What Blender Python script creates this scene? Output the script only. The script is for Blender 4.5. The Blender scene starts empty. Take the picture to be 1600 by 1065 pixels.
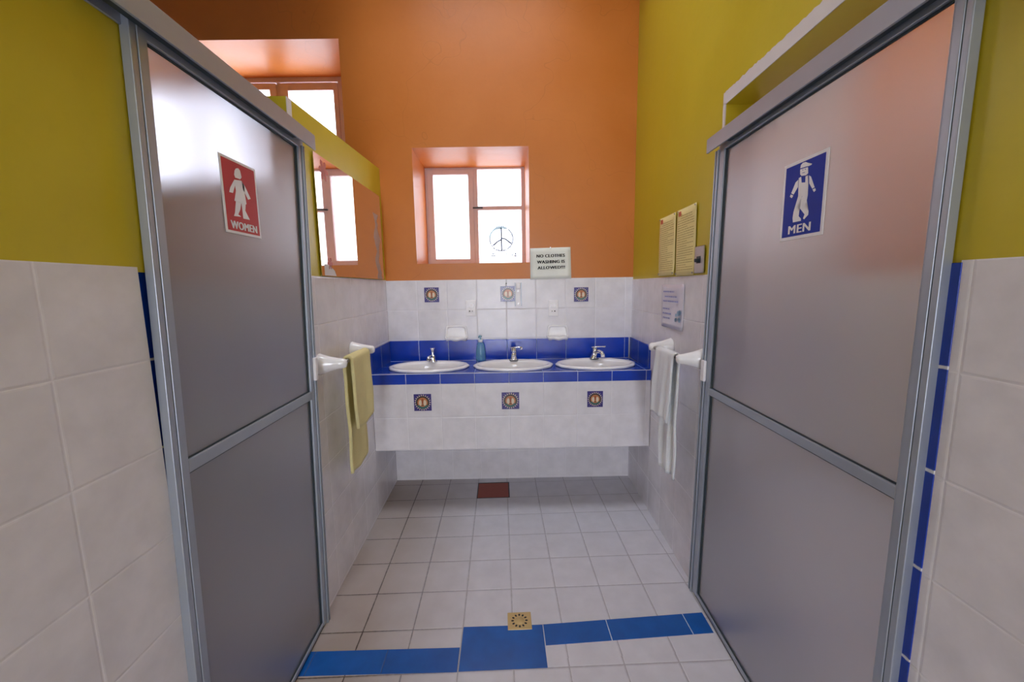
import bpy, bmesh, math, random
import numpy as np
from mathutils import Vector, Matrix
rnd = random.Random(7)
SC = bpy.context.scene
COL = SC.collection
PI = math.pi

# ------------------------------------------------------------------ camera
def set_camera():
    yaw, pitch, roll, h, f = 0.0288, 0.1341, 0.0163, 1.3564, 626.27
    cy, sy, cp, sp = math.cos(yaw), math.sin(yaw), math.cos(pitch), math.sin(pitch)
    cr, sr = math.cos(roll), math.sin(roll)
    fwd = Vector((sy*cp, cy*cp, -sp)); right = Vector((cy, -sy, 0)); down = fwd.cross(right)
    r2 = cr*right + sr*down; d2 = -sr*right + cr*down
    m = Matrix((( r2.x, -d2.x, -fwd.x, 0), (r2.y, -d2.y, -fwd.y, 0), (r2.z, -d2.z, -fwd.z, h), (0, 0, 0, 1)))
    cam = bpy.data.cameras.new('camera')
    cam.sensor_fit = 'HORIZONTAL'; cam.sensor_width = 36.0; cam.lens = f/1600*36.0
    cam.clip_start = 0.02
    o = bpy.data.objects.new('camera', cam); COL.objects.link(o); o.matrix_world = m
    SC.camera = o
set_camera()

# ------------------------------------------------------------------ light
SKY_COLOR = (0.88, 0.92, 1.03)
SKY = 10.0
w = bpy.data.worlds.new('daylight'); SC.world = w; w.use_nodes = True
bg = w.node_tree.nodes['Background']
bg.inputs['Color'].default_value = (*SKY_COLOR, 1); bg.inputs['Strength'].default_value = SKY
SC.view_settings.view_transform = 'Standard'
SC.view_settings.look = 'None'
SC.view_settings.exposure = 0.32
SC.view_settings.gamma = 1.0
SC.view_settings.use_curve_mapping = False
try:
    SC.cycles.max_bounces = 14; SC.cycles.diffuse_bounces = 7; SC.cycles.glossy_bounces = 6
    SC.cycles.transmission_bounces = 10; SC.cycles.transparent_max_bounces = 12
    SC.cycles.sample_clamp_indirect = 12.0
    SC.cycles.use_denoising = True
    SC.cycles.caustics_refractive = True
except Exception:
    pass
def portal(name, loc, rot, sx, sy):          # guides the daylight that enters through an opening
    l = bpy.data.lights.new(name, 'AREA'); l.shape = 'RECTANGLE'; l.size = sx; l.size_y = sy
    l.cycles.is_portal = True
    o = bpy.data.objects.new(name, l); COL.objects.link(o); o.location = loc; o.rotation_euler = rot
# emits along local -Z
portal('daylight_opening_back', (-0.17, 3.34, 1.9), (-PI/2, 0, 0), 0.80, 0.80)
portal('daylight_opening_women', (-1.95, 3.34, 2.48), (-PI/2, 0, 0), 2.0, 0.84)
portal('added_men_window_portal', (1.34, 3.34, 2.05), (-PI/2, 0, 0), 0.56, 1.1)  # serves the added window of the men's room
portal('daylight_opening_rear', (-0.22, -5.12, 1.5), (PI/2, 0, 0), 1.06, 3.0)
portal('added_men_roof_portal', (1.50, 1.975, 3.58), (0, 0, 0), 0.9, 1.15)  # added roof opening, unseen, to brighten the men's frosted door
portal('added_skylight_portal', (-0.11, 1.825, 4.35), (0, 0, 0), 1.02, 0.95)  # serves the added skylight, out of view

# ------------------------------------------------------------------ planes of the room
def WL(y, out, z): return (-0.757 + out, y, z)                 # left wall: along, out from wall, up
def WR(y, out, z): return (0.7814 + 0.042*y - out, y, z)       # right wall
def WB(x, out, z): return (x, 2.715 - 0.0219*x - out, z)       # back wall
def W0(x, y, z): return (x, y, z)

# ------------------------------------------------------------------ materials
def nmat(name):
    m = bpy.data.materials.new(name); m.use_nodes = True
    nt = m.node_tree; b = nt.nodes['Principled BSDF']
    return m, nt, b
def N(nt, t, **kw):
    n = nt.nodes.new(t)
    for k, v in kw.items(): setattr(n, k, v)
    return n
def math_node(nt, op, a, b=None):
    n = nt.nodes.new('ShaderNodeMath'); n.operation = op
    for i, v in enumerate((a, b)):
        if v is None: continue
        if isinstance(v, (int, float)): n.inputs[i].default_value = v
        else: nt.links.new(v, n.inputs[i])
    return n.outputs[0]
def mixc(nt, fac, a, b, mode='MIX'):
    n = nt.nodes.new('ShaderNodeMix'); n.data_type = 'RGBA'; n.blend_type = mode
    for i, v in ((0, fac), (6, a), (7, b)):
        if isinstance(v, (int, float)): n.inputs[i].default_value = v
        elif isinstance(v, tuple): n.inputs[i].default_value = (*v, 1) if len(v) == 3 else v
        else: nt.links.new(v, n.inputs[i])
    return n.outputs[2]
def ramp(nt, fac, lo, hi, v0=0.0, v1=1.0):
    n = nt.nodes.new('ShaderNodeMapRange'); n.inputs[1].default_value = lo; n.inputs[2].default_value = hi
    n.inputs[3].default_value = v0; n.inputs[4].default_value = v1
    nt.links.new(fac, n.inputs[0]); return n.outputs[0]
def noise(nt, vec, scale, detail=4, rough=0.55):
    n = nt.nodes.new('ShaderNodeTexNoise'); n.inputs['Scale'].default_value = scale
    n.inputs['Detail'].default_value = detail; n.inputs['Roughness'].default_value = rough
    nt.links.new(vec, n.inputs['Vector']); return n.outputs['Fac']
def bump(nt, b, h, strength=0.3, dist=0.002):
    n = nt.nodes.new('ShaderNodeBump'); n.inputs['Strength'].default_value = strength; n.inputs['Distance'].default_value = dist
    nt.links.new(h, n.inputs['Height']); nt.links.new(n.outputs[0], b.inputs['Normal'])
def world_pos(nt):
    return nt.nodes.new('ShaderNodeNewGeometry').outputs['Position']
def plain(name, col, rough=0.5, metal=0.0, spec=0.5, bumps=None):
    m, nt, b = nmat(name)
    b.inputs['Base Color'].default_value = (*col, 1); b.inputs['Roughness'].default_value = rough
    b.inputs['Metallic'].default_value = metal; b.inputs['Specular IOR Level'].default_value = spec
    p = world_pos(nt); f = noise(nt, p, 9.0)
    nt.links.new(mixc(nt, ramp(nt, f, 0.3, 0.7), tuple(c*0.95 for c in col), tuple(min(1, c*1.04) for c in col)), b.inputs['Base Color'])
    if bumps: bump(nt, b, noise(nt, p, bumps[0], 3), bumps[1], bumps[2])
    return m
def paint(name, dark, light, rough=0.42, streak=None):
    m, nt, b = nmat(name); p = world_pos(nt)
    f = noise(nt, p, 2.3, 6, 0.6); g = noise(nt, p, 38.0, 3)
    c = mixc(nt, ramp(nt, f, 0.28, 0.72), dark, light)
    c = mixc(nt, ramp(nt, g, 0.6, 0.8, 0, 0.12), c, tuple(x*0.7 for x in dark))
    if streak:
        wv = nt.nodes.new('ShaderNodeTexVoronoi'); wv.feature = 'DISTANCE_TO_EDGE'; wv.inputs['Scale'].default_value = 1.1
        nv = nt.nodes.new('ShaderNodeTexNoise'); nv.inputs['Scale'].default_value = 3.0; nt.links.new(p, nv.inputs['Vector'])
        va = nt.nodes.new('ShaderNodeVectorMath'); va.operation = 'ADD'; nt.links.new(p, va.inputs[0]); nt.links.new(nv.outputs['Color'], va.inputs[1])
        nt.links.new(va.outputs[0], wv.inputs['Vector'])
        c = mixc(nt, ramp(nt, wv.outputs['Distance'], 0.0, 0.004, streak, 0.0), c, tuple(x*0.5 for x in dark))
    nt.links.new(c, b.inputs['Base Color'])
    nt.links.new(ramp(nt, f, 0.3, 0.7, rough-0.06, rough+0.08), b.inputs['Roughness'])
    h = math_node(nt, 'ADD', math_node(nt, 'MULTIPLY', noise(nt, p, 5.5, 3), 1.0), math_node(nt, 'MULTIPLY', g, 0.10))
    bump(nt, b, h, 0.22, 0.012)
    return m
def tiles(name, axes, u0, v0, su, sv, col, grout, gw=0.0030, rough=0.25, var=0.07, mottle=0.13, dirt_bounce=None, bumpy=0.35, bevel=0.3, spec=0.5):
    """Ceramic tiles on a world-aligned grid: axes 'XY', 'XZ' or 'YZ'."""
    m, nt, b = nmat(name); p = world_pos(nt)
    s = nt.nodes.new('ShaderNodeSeparateXYZ'); nt.links.new(p, s.inputs[0])
    ax = {'X': s.outputs[0], 'Y': s.outputs[1], 'Z': s.outputs[2]}
    def cell(o, o0, sz):
        t = math_node(nt, 'DIVIDE', math_node(nt, 'SUBTRACT', o, o0), sz)
        fl = math_node(nt, 'FLOOR', t); fr = math_node(nt, 'SUBTRACT', t, fl)
        d = math_node(nt, 'MINIMUM', fr, math_node(nt, 'SUBTRACT', 1.0, fr))
        return fl, math_node(nt, 'MULTIPLY', d, sz)
    fu, du = cell(ax[axes[0]], u0, su); fv, dv = cell(ax[axes[1]], v0, sv)
    d = math_node(nt, 'MINIMUM', du, dv)
    wob = math_node(nt, 'MULTIPLY', math_node(nt, 'SUBTRACT', noise(nt, p, 60.0, 2), 0.5), gw*0.7)
    d = math_node(nt, 'ADD', d, wob)
    face = ramp(nt, d, gw*0.35, gw*0.65)            # 0 grout, 1 tile
    cmb = nt.nodes.new('ShaderNodeCombineXYZ'); nt.links.new(fu, cmb.inputs[0]); nt.links.new(fv, cmb.inputs[1])
    wn = nt.nodes.new('ShaderNodeTexWhiteNoise'); wn.noise_dimensions = '3D'; nt.links.new(cmb.outputs[0], wn.inputs['Vector'])
    f = noise(nt, p, 11.0, 5)
    base = mixc(nt, ramp(nt, f, 0.25, 0.75), tuple(x*(1-mottle) for x in col), tuple(min(1, x*(1+mottle*0.5)) for x in col))
    base = mixc(nt, ramp(nt, wn.outputs['Value'], 0, 1, 0, var*2), base, tuple(x*0.72 for x in col))
    gcol = grout
    if dirt_bounce:
        # brown wear plus bounce light from the yellow partition, painted in toward one side
        axis, lo, hi, dc, dg, amt = dirt_bounce
        g = ramp(nt, ax[axis], lo, hi, 1.0, 0.0)
        g = math_node(nt, 'MULTIPLY', g, ramp(nt, noise(nt, p, 2.6, 5), 0.25, 0.65, 0.70, 1.0))
        base = mixc(nt, math_node(nt, 'MULTIPLY', g, amt), base, dc)
        gcol = mixc(nt, g, grout, dg)
    nt.links.new(mixc(nt, face, gcol, base), b.inputs['Base Color'])
    nt.links.new(ramp(nt, face, 0, 1, 0.85, rough), b.inputs['Roughness'])
    b.inputs['Specular IOR Level'].default_value = spec
    h = math_node(nt, 'ADD', ramp(nt, d, 0, gw*1.6), math_node(nt, 'MULTIPLY', noise(nt, p, 16.0, 3), bevel))
    bump(nt, b, h, bumpy, 0.0025)
    return m

WHITE_TILE = (0.785, 0.765, 0.81)
GROUT = (0.79, 0.775, 0.82)
M = {}
M['orange'] = paint('orange_wall_paint', (0.55, 0.165, 0.020), (0.63, 0.20, 0.030), 0.40, streak=0.25)
M['yellow'] = paint('mustard_wall_paint', (0.53, 0.425, 0.014), (0.62, 0.50, 0.026), 0.42)
M['white_paint'] = paint('white_ceiling_paint', (0.70, 0.69, 0.68), (0.76, 0.75, 0.74), 0.6)
M['bare_plaster'] = paint('bare_white_plaster', (0.66, 0.62, 0.62), (0.74, 0.70, 0.70), 0.7)
M['tile_left'] = tiles('white_wall_tiles_left', 'YZ', 0.685, 1.412, 0.2, 0.2, WHITE_TILE, GROUT)
M['tile_right'] = tiles('white_wall_tiles_right', 'YZ', 0.67, 1.392, 0.2, 0.2, WHITE_TILE, GROUT)
M['tile_back'] = tiles('white_wall_tiles_back', 'XZ', 0.045, 1.409, 0.2, 0.2, WHITE_TILE, GROUT)
M['tile_apron'] = tiles('white_apron_tiles', 'XZ', 0.045, 0.602, 0.2, 0.2, WHITE_TILE, GROUT)
M['blue_front'] = tiles('blue_counter_edge_tiles', 'XZ', 0.045, 0.302, 0.2, 0.5, (0.002, 0.048, 0.50), (0.45, 0.52, 0.66), 0.003, 0.18, 0.10, 0.25, spec=0.6)
M['blue_top'] = tiles('blue_counter_top_tiles', 'XY', 0.045, 2.32, 0.2, 0.2, (0.002, 0.042, 0.40), (0.30, 0.40, 0.60), 0.003, 0.18, 0.10, 0.25, spec=0.6)
M['blue_back'] = tiles('blue_backsplash_tiles', 'XZ', 0.045, 0.5, 0.2, 0.7, (0.002, 0.048, 0.50), (0.42, 0.50, 0.66), 0.003, 0.18, 0.10, 0.25, spec=0.6)
M['blue_side'] = tiles('blue_side_splash_tiles', 'YZ', 2.50, 0.5, 0.2, 0.7, (0.002, 0.044, 0.42), (0.30, 0.38, 0.55), 0.003, 0.18, 0.10, 0.25, spec=0.6)
M['blue_trim_l'] = tiles('blue_trim_tiles_left', 'YZ', 0.5, 1.412, 2.0, 0.2, (0.002, 0.042, 0.40), (0.55, 0.55, 0.6), 0.005, 0.2, 0.1, 0.2)
M['blue_trim_r'] = tiles('blue_trim_tiles_right', 'YZ', 0.5, 1.398, 2.0, 0.2, (0.005, 0.042, 0.40), (0.72, 0.72, 0.76), 0.006, 0.2, 0.1, 0.2)
for nm, u0, su in (('l', -0.45, 0.2715), ('c', 0.1478, 0.3235), ('r', 0.084, 0.323)):
    M['blue_floor_'+nm] = tiles('blue_floor_tiles_'+nm, 'XY', u0, -5.0, su, 20.0, (0.002, 0.105, 0.44), (0.62, 0.66, 0.74) if nm == 'r' else (0.05, 0.09, 0.22), 0.003, 0.3, 0.12, 0.25)
FD = ('X', -0.56, -0.12, (0.34, 0.27, 0.215), (0.07, 0.05, 0.04), 0.85)  # left floor: dirt, with the partition's warm bounce painted in
M['floor_far'] = tiles('white_floor_tiles', 'XY', -0.174, 2.451, 0.2, 0.2, (0.665, 0.655, 0.715), (0.44, 0.42, 0.46), 0.0042, 0.42, 0.05, 0.10, dirt_bounce=FD, bumpy=0.6)
M['floor_near'] = tiles('white_floor_tiles_near', 'XY', -0.176, 1.265, 0.2, 0.2, (0.665, 0.655, 0.715), (0.44, 0.42, 0.46), 0.0042, 0.42, 0.05, 0.10, dirt_bounce=FD, bumpy=0.6)
M['alu'] = plain('brushed_aluminium', (0.38, 0.42, 0.49), 0.42, 0.5)
M['alu_dark'] = plain('dark_rubber_gasket', (0.02, 0.035, 0.045), 0.55)
M['white_plastic'] = plain('white_plastic', (0.88, 0.86, 0.89), 0.35)
M['ceramic'] = plain('white_glazed_ceramic', (0.88, 0.87, 0.89), 0.10, spec=0.6)
M['chrome'] = plain('polished_chrome', (0.78, 0.79, 0.80), 0.12, 1.0)
M['steel'] = plain('dull_steel', (0.45, 0.44, 0.44), 0.35, 0.9)
M['black'] = plain('black_void', (0.012, 0.012, 0.014), 0.7)
M['hatch'] = plain('red_clay', (0.34, 0.095, 0.075), 0.8, bumps=(90.0, 0.5, 0.004))
M['brass'] = plain('dull_brass', (0.58, 0.42, 0.19), 0.45, 0.25)
M['wood'] = plain('mauve_painted_wood', (0.70, 0.58, 0.58), 0.55, bumps=(30.0, 0.2, 0.003))
M['paper'] = plain('white_paper', (0.86, 0.89, 0.84), 0.75)
M['paper_mauve'] = plain('laminated_white_paper', (0.70, 0.68, 0.78), 0.3)
M['paper_yellow'] = plain('yellow_paper', (0.88, 0.77, 0.34), 0.7)
M['ink'] = plain('black_ink', (0.02, 0.02, 0.02), 0.7)
M['ink_brown'] = plain('faded_brown_ink', (0.40, 0.30, 0.10), 0.8)
M['ink_blue'] = plain('blue_ink', (0.28, 0.30, 0.58), 0.7)
M['ink_teal'] = plain('teal_ink', (0.30, 0.48, 0.66), 0.7)
M['ink_red'] = plain('red_ink', (0.62, 0.16, 0.08), 0.7)
M['sign_red'] = plain('red_sign_plastic', (0.50, 0.035, 0.035), 0.5, spec=0.2)
M['sign_blue'] = plain('blue_sign_plastic', (0.004, 0.028, 0.34), 0.5, spec=0.2)
M['sign_white'] = plain('white_sign_print', (0.78, 0.77, 0.80), 0.4)
M['sun_blue'] = plain('violet_blue_glaze', (0.055, 0.045, 0.22), 0.2)
M['sun_dark'] = plain('dark_glaze', (0.035, 0.03, 0.03), 0.25)
M['sun_cream'] = plain('cream_glaze', (0.74, 0.62, 0.45), 0.25)
M['sun_orange'] = plain('orange_glaze', (0.52, 0.19, 0.07), 0.25)
M['sun_nose'] = plain('rust_glaze', (0.34, 0.085, 0.03), 0.25)
M['sun_teal'] = plain('teal_glaze', (0.05, 0.14, 0.14), 0.25)
M['towel_yellow'] = plain('yellow_terry', (0.80, 0.72, 0.36), 0.95, bumps=(260.0, 0.9, 0.004))
M['towel_white'] = plain('pale_blue_terry', (0.86, 0.895, 0.93), 0.95, bumps=(260.0, 0.9, 0.004))
M['drawing'] = plain('blue_window_paint', (0.02, 0.22, 0.34), 0.6)
M['drawing_pale'] = plain('pale_blue_window_paint', (0.05, 0.09, 0.20), 0.6)
M['flower'] = plain('red_flower_sticker', (0.50, 0.10, 0.06), 0.5)
M['worn'] = plain('worn_mirror_backing', (0.42, 0.30, 0.25), 0.7)

def mirror_mat():
    m, nt, b = nmat('old_mirror')
    b.inputs['Base Color'].default_value = (0.80, 0.76, 0.75, 1); b.inputs['Metallic'].default_value = 1.0; b.inputs['Roughness'].default_value = 0.02
    return m
M['mirror'] = mirror_mat()
def frosted():
    """Pebbled frosted glass: blurs what lies behind it and reflects softly."""
    m, nt, b = nmat('frosted_pebbled_glass')
    out = nt.nodes['Material Output']; nt.nodes.remove(b)
    p = world_pos(nt)
    nb = nt.nodes.new('ShaderNodeBump'); nb.inputs['Strength'].default_value = 0.10; nb.inputs['Distance'].default_value = 0.002
    nt.links.new(noise(nt, p, 320.0, 2), nb.inputs['Height'])
    rf = N(nt, 'ShaderNodeBsdfRefraction'); rf.inputs['Color'].default_value = (0.88, 0.875, 0.905, 1); rf.inputs['Roughness'].default_value = 0.225; rf.inputs['IOR'].default_value = 1.33
    gl = N(nt, 'ShaderNodeBsdfGlossy'); gl.inputs['Color'].default_value = (0.9, 0.9, 0.92, 1); gl.inputs['Roughness'].default_value = 0.36
    df = N(nt, 'ShaderNodeBsdfDiffuse'); df.inputs['Color'].default_value = (0.45, 0.48, 0.57, 1)
    tl = N(nt, 'ShaderNodeBsdfTranslucent'); tl.inputs['Color'].default_value = (0.75, 0.74, 0.78, 1)
    for n in (gl, df): nt.links.new(nb.outputs[0], n.inputs['Normal'])
    m0 = N(nt, 'ShaderNodeMixShader'); m0.inputs[0].default_value = 0.35
    nt.links.new(df.outputs[0], m0.inputs[1]); nt.links.new(tl.outputs[0], m0.inputs[2])
    m1 = N(nt, 'ShaderNodeMixShader'); m1.inputs[0].default_value = 0.72
    nt.links.new(m0.outputs[0], m1.inputs[1]); nt.links.new(rf.outputs[0], m1.inputs[2])
    fr = N(nt, 'ShaderNodeFresnel'); fr.inputs['IOR'].default_value = 1.5
    ff = ramp(nt, fr.outputs[0], 0.0, 1.0, 0.10, 1.0)
    m2 = N(nt, 'ShaderNodeMixShader'); nt.links.new(ff, m2.inputs[0])
    nt.links.new(m1.outputs[0], m2.inputs[1]); nt.links.new(gl.outputs[0], m2.inputs[2])
    nt.links.new(m2.outputs[0], out.inputs['Surface'])
    return m
M['frosted'] = frosted()
def window_glass(name='milky_window_glass', clear=0.5, milk=0.35):
    m, nt, b = nmat(name)
    out = nt.nodes['Material Output']; nt.nodes.remove(b)
    tr = N(nt, 'ShaderNodeBsdfTransparent'); tr.inputs['Color'].default_value = (clear, clear*1.02, clear*1.04, 1)
    tl = N(nt, 'ShaderNodeBsdfTranslucent'); tl.inputs['Color'].default_value = (0.8, 0.8, 0.8, 1)
    gl = N(nt, 'ShaderNodeBsdfGlossy'); gl.inputs['Roughness'].default_value = 0.08
    m1 = N(nt, 'ShaderNodeMixShader'); m1.inputs[0].default_value = milk
    nt.links.new(tr.outputs[0], m1.inputs[1]); nt.links.new(tl.outputs[0], m1.inputs[2])
    m2 = N(nt, 'ShaderNodeMixShader'); m2.inputs[0].default_value = 0.05
    nt.links.new(m1.outputs[0], m2.inputs[1]); nt.links.new(gl.outputs[0], m2.inputs[2])
    nt.links.new(m2.outputs[0], out.inputs['Surface'])
    return m
M['pane'] = window_glass()
M['pane_clear'] = window_glass('clear_window_glass', 0.72, 0.20)
def clear_plastic(name, col, rough=0.08):
    m, nt, b = nmat(name)
    b.inputs['Base Color'].default_value = (*col, 1); b.inputs['Roughness'].default_value = rough
    b.inputs['Transmission Weight'].default_value = 0.75; b.inputs['IOR'].default_value = 1.35
    return m
M['bottle'] = clear_plastic('clear_blue_plastic', (0.42, 0.82, 0.95))

# ------------------------------------------------------------------ mesh helpers
class MB:
    def __init__(s): s.v = []; s.f = []; s.mi = []; s.sm = []
    def add(s, verts, faces, mi=0, smooth=False):
        o = len(s.v); s.v += [tuple(v) for v in verts]
        for f in faces: s.f.append(tuple(i+o for i in f)); s.mi.append(mi); s.sm.append(smooth)
        return s
    def box(s, a0, a1, b0, b1, c0, c1, W=W0, mi=0):
        v = [W(a, b, c) for c in (c0, c1) for b in (b0, b1) for a in (a0, a1)]
        return s.add(v, [(0,1,3,2),(4,6,7,5),(0,4,5,1),(2,3,7,6),(0,2,6,4),(1,5,7,3)], mi)
    def quad(s, pts, mi=0): return s.add(pts, [tuple(range(len(pts)))], mi)
    def prism(s, poly, o0, o1, W, mi=0):
        """poly: (along, up) pairs; extruded between two distances out of a wall plane."""
        n = len(poly); v = [W(a, o0, z) for a, z in poly] + [W(a, o1, z) for a, z in poly]
        return s.add(v, [tuple(range(n)), tuple(range(2*n-1, n-1, -1))] + [(i, (i+1) % n, (i+1) % n+n, i+n) for i in range(n)], mi)
    def rings(s, rings, cap0=True, cap1=True, mi=0, smooth=True, closed=True):
        n = len(rings[0]); v = [p for r in rings for p in r]; f = []
        for i in range(len(rings)-1):
            for j in range(n if closed else n-1):
                k = (j+1) % n
                f.append((i*n+j, i*n+k, (i+1)*n+k, (i+1)*n+j))
        s.add(v, f, mi, smooth)
        if cap0: s.add(rings[0], [tuple(range(n))], mi)
        if cap1: s.add(rings[-1], [tuple(range(n))], mi)
        return s
    def lathe(s, prof, c, n=32, mi=0, sx=1.0, sy=1.0, cap0=True, cap1=True):
        r = [[(c[0]+p[0]*sx*math.cos(2*PI*k/n), c[1]+p[0]*sy*math.sin(2*PI*k/n), c[2]+p[1]) for k in range(n)] for p in prof]
        return s.rings(r, cap0, cap1, mi)
    def tube(s, pts, radii, n=14, mi=0, caps=True):
        pts = [Vector(p) for p in pts]; rr = radii if isinstance(radii, (list, tuple)) else [radii]*len(pts)
        rings = []; ref = None
        for i, p in enumerate(pts):
            t = (pts[min(i+1, len(pts)-1)] - pts[max(i-1, 0)]).normalized()
            if ref is None or abs(t.dot(ref)) > 0.98: ref = Vector((0, 0, 1)) if abs(t.z) < 0.9 else Vector((1, 0, 0))
            u = t.cross(ref).normalized(); v = t.cross(u).normalized()
            r = rr[i]; ru, rv = r if isinstance(r, tuple) else (r, r)
            rings.append([tuple(p + u*ru*math.cos(2*PI*k/n) + v*rv*math.sin(2*PI*k/n)) for k in range(n)])
        return s.rings(rings, caps, caps, mi)
    def grid(s, pts, mi=0, smooth=True):
        nr = len(pts); nc = len(pts[0]); v = [p for r in pts for p in r]
        return s.add(v, [(i*nc+j, i*nc+j+1, (i+1)*nc+j+1, (i+1)*nc+j) for i in range(nr-1) for j in range(nc-1)], mi, smooth)

def put(name, mb, mats, parent=None, loc=None, bevel=0.0, solid=0.0, recalc=True, weld=True, segs=2):
    """Link one mesh object. Vertices come in world coordinates and are stored relative to the parent's (or own) origin."""
    if not isinstance(mats, (list, tuple)): mats = [mats]
    org = Vector(parent['_org']) if parent is not None else (Vector(loc) if loc is not None else Vector((0, 0, 0)))
    me = bpy.data.meshes.new(name); me.from_pydata([tuple(Vector(v)-org) for v in mb.v], [], mb.f)
    for k in mats: me.materials.append(M[k])
    for p, mi, sm in zip(me.polygons, mb.mi, mb.sm): p.material_index = mi; p.use_smooth = sm
    bm = bmesh.new(); bm.from_mesh(me)
    if weld: bmesh.ops.remove_doubles(bm, verts=bm.verts, dist=1e-6)
    if recalc: bmesh.ops.recalc_face_normals(bm, faces=bm.faces)
    bm.to_mesh(me); bm.free(); me.update()
    o = bpy.data.objects.new(name, me); COL.objects.link(o)
    if parent is not None: o.parent = parent; o['_org'] = tuple(org)
    else: o.location = org; o['_org'] = tuple(org)
    if solid: md = o.modifiers.new('thickness', 'SOLIDIFY'); md.thickness = solid; md.offset = 0
    if bevel: md = o.modifiers.new('bevel', 'BEVEL'); md.width = bevel; md.segments = segs; md.limit_method = 'ANGLE'; md.angle_limit = math.radians(40)
    return o
def tag(o, label, cat, group=None):
    o['label'] = label; o['category'] = cat
    if group: o['group'] = group
    return o
def thing(name, label, cat, loc, group=None):
    o = bpy.data.objects.new(name, None); COL.objects.link(o); o.location = loc; o['_org'] = tuple(loc)
    o.empty_display_size = 0.05
    return tag(o, label, cat, group)
def struct(name, mb, mats, parent=None, **kw):
    o = put(name, mb, mats, parent, **kw)
    if parent is None: o['kind'] = 'structure'
    return o
def struct_root(name, loc):
    o = bpy.data.objects.new(name, None); COL.objects.link(o); o.location = loc; o['_org'] = tuple(loc); o['kind'] = 'structure'
    o.empty_display_size = 0.05
    return o
def text2d(body, bold=0.0, spacing=1.0, smear=0.0):
    if smear:                                    # heavy lettering: overlapped copies a hair apart
        v, f = text2d(body, bold, spacing); n = len(v); V = []; F = []
        for i, d in enumerate((-1, -0.5, 0, 0.5, 1)):
            V += [[p[0]*(1-2*smear)+smear+d*smear, p[1]] for p in v]; F += [tuple(q+i*n for q in g) for g in f]
        return np.array(V), F
    cu = bpy.data.curves.new('lettering', 'FONT'); cu.body = body; cu.offset = bold; cu.space_character = spacing; cu.resolution_u = 3
    ob = bpy.data.objects.new('lettering', cu); COL.objects.link(ob)
    dg = bpy.context.evaluated_depsgraph_get(); dg.update()
    me = bpy.data.meshes.new_from_object(ob.evaluated_get(dg))
    v = np.array([list(x.co)[:2] for x in me.vertices]); f = [tuple(p.vertices) for p in me.polygons]
    bpy.data.objects.remove(ob); bpy.data.curves.remove(cu); bpy.data.meshes.remove(me)
    mn = v.min(0); mx = v.max(0)
    return (v-mn)/(mx-mn), f
def homog(src, dst):
    A = []
    for (x, y), (u, v) in zip(src, dst):
        A.append([x, y, 1, 0, 0, 0, -u*x, -u*y, -u]); A.append([0, 0, 0, x, y, 1, -v*x, -v*y, -v])
    H = np.linalg.svd(np.array(A, float))[2][-1].reshape(3, 3)
    def g(p):
        q = H @ np.array([p[0], p[1], 1.0]); return (q[0]/q[2], q[1]/q[2])
    return g

CEIL = 3.5
YR = -5.0          # rear wall
# ------------------------------------------------------------------ floor, ceiling
mb = MB()
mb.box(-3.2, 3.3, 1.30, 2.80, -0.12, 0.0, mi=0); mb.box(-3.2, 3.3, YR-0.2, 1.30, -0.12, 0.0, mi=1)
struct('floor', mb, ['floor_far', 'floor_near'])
mb = MB(); SKX, SKY_ = (-0.62, 0.40), (1.35, 2.30)  # added unseen skylight, for more light from above
mb.box(-3.2, SKX[0], YR-0.2, 3.4, CEIL, CEIL+0.1); mb.box(SKX[1], 1.05, YR-0.2, 3.4, CEIL, CEIL+0.1); mb.box(1.05, 3.3, YR-0.2, 1.4, CEIL, CEIL+0.1); mb.box(1.05, 3.3, 2.55, 3.4, CEIL, CEIL+0.1); mb.box(1.95, 3.3, 1.4, 2.55, CEIL, CEIL+0.1)  # the hole over the men's room is added to light its door glass
mb.box(*SKX, YR-0.2, SKY_[0], CEIL, CEIL+0.1); mb.box(*SKX, SKY_[1], 3.4, CEIL, CEIL+0.1)
for a0, a1, b0, b1 in ((SKX[0]-0.06, SKX[0], SKY_[0]-0.06, SKY_[1]+0.06), (SKX[1], SKX[1]+0.06, SKY_[0]-0.06, SKY_[1]+0.06), (SKX[0], SKX[1], SKY_[0]-0.06, SKY_[0]), (SKX[0], SKX[1], SKY_[1], SKY_[1]+0.06)):
    mb.box(a0, a1, b0, b1, CEIL+0.02, 4.4)  # added shaft, deep enough to keep skylight off the upper walls
struct('ceiling', mb, 'white_paint')

# ------------------------------------------------------------------ back wall with window recesses
def wall_with_holes(x0, x1, z0, z1, holes, o0, o1, W, mi=0):
    mb = MB(); xs = sorted({x0, x1} | {h[0] for h in holes} | {h[1] for h in holes}); zs = sorted({z0, z1} | {h[2] for h in holes} | {h[3] for h in holes})
    for i in range(len(xs)-1):
        for j in range(len(zs)-1):
            cx = (xs[i]+xs[i+1])/2; cz = (zs[j]+zs[j+1])/2
            if any(h[0] < cx < h[1] and h[2] < cz < h[3] for h in holes): continue
            mb.box(xs[i], xs[i+1], o0, o1, zs[j], zs[j+1], W, mi)
    return mb
H1 = (-0.545, 0.205, 1.517, 2.250)
H2 = (-2.90, -0.965, 2.08, 2.895)
H3 = (1.06, 1.62, 1.50, 2.60)
mb = wall_with_holes(-3.2, 3.3, 0.0, CEIL, [H1, H2, H3], -0.55, -0.003, WB)
# ceramic facing up to the tile line
for x0, x1 in ((-3.0, 3.0),):
    mb.box(x0, x1, -0.004, 0.0, 0.0, 1.409, WB, 1)
mb.box(0.95, 1.06, -0.004, 0.0, 1.409, CEIL, WB, 2); mb.box(1.62, 2.29, -0.004, 0.0, 1.409, CEIL, WB, 2)
struct('wall_back', mb, ['orange', 'tile_back', 'white_paint'], weld=False)

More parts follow.
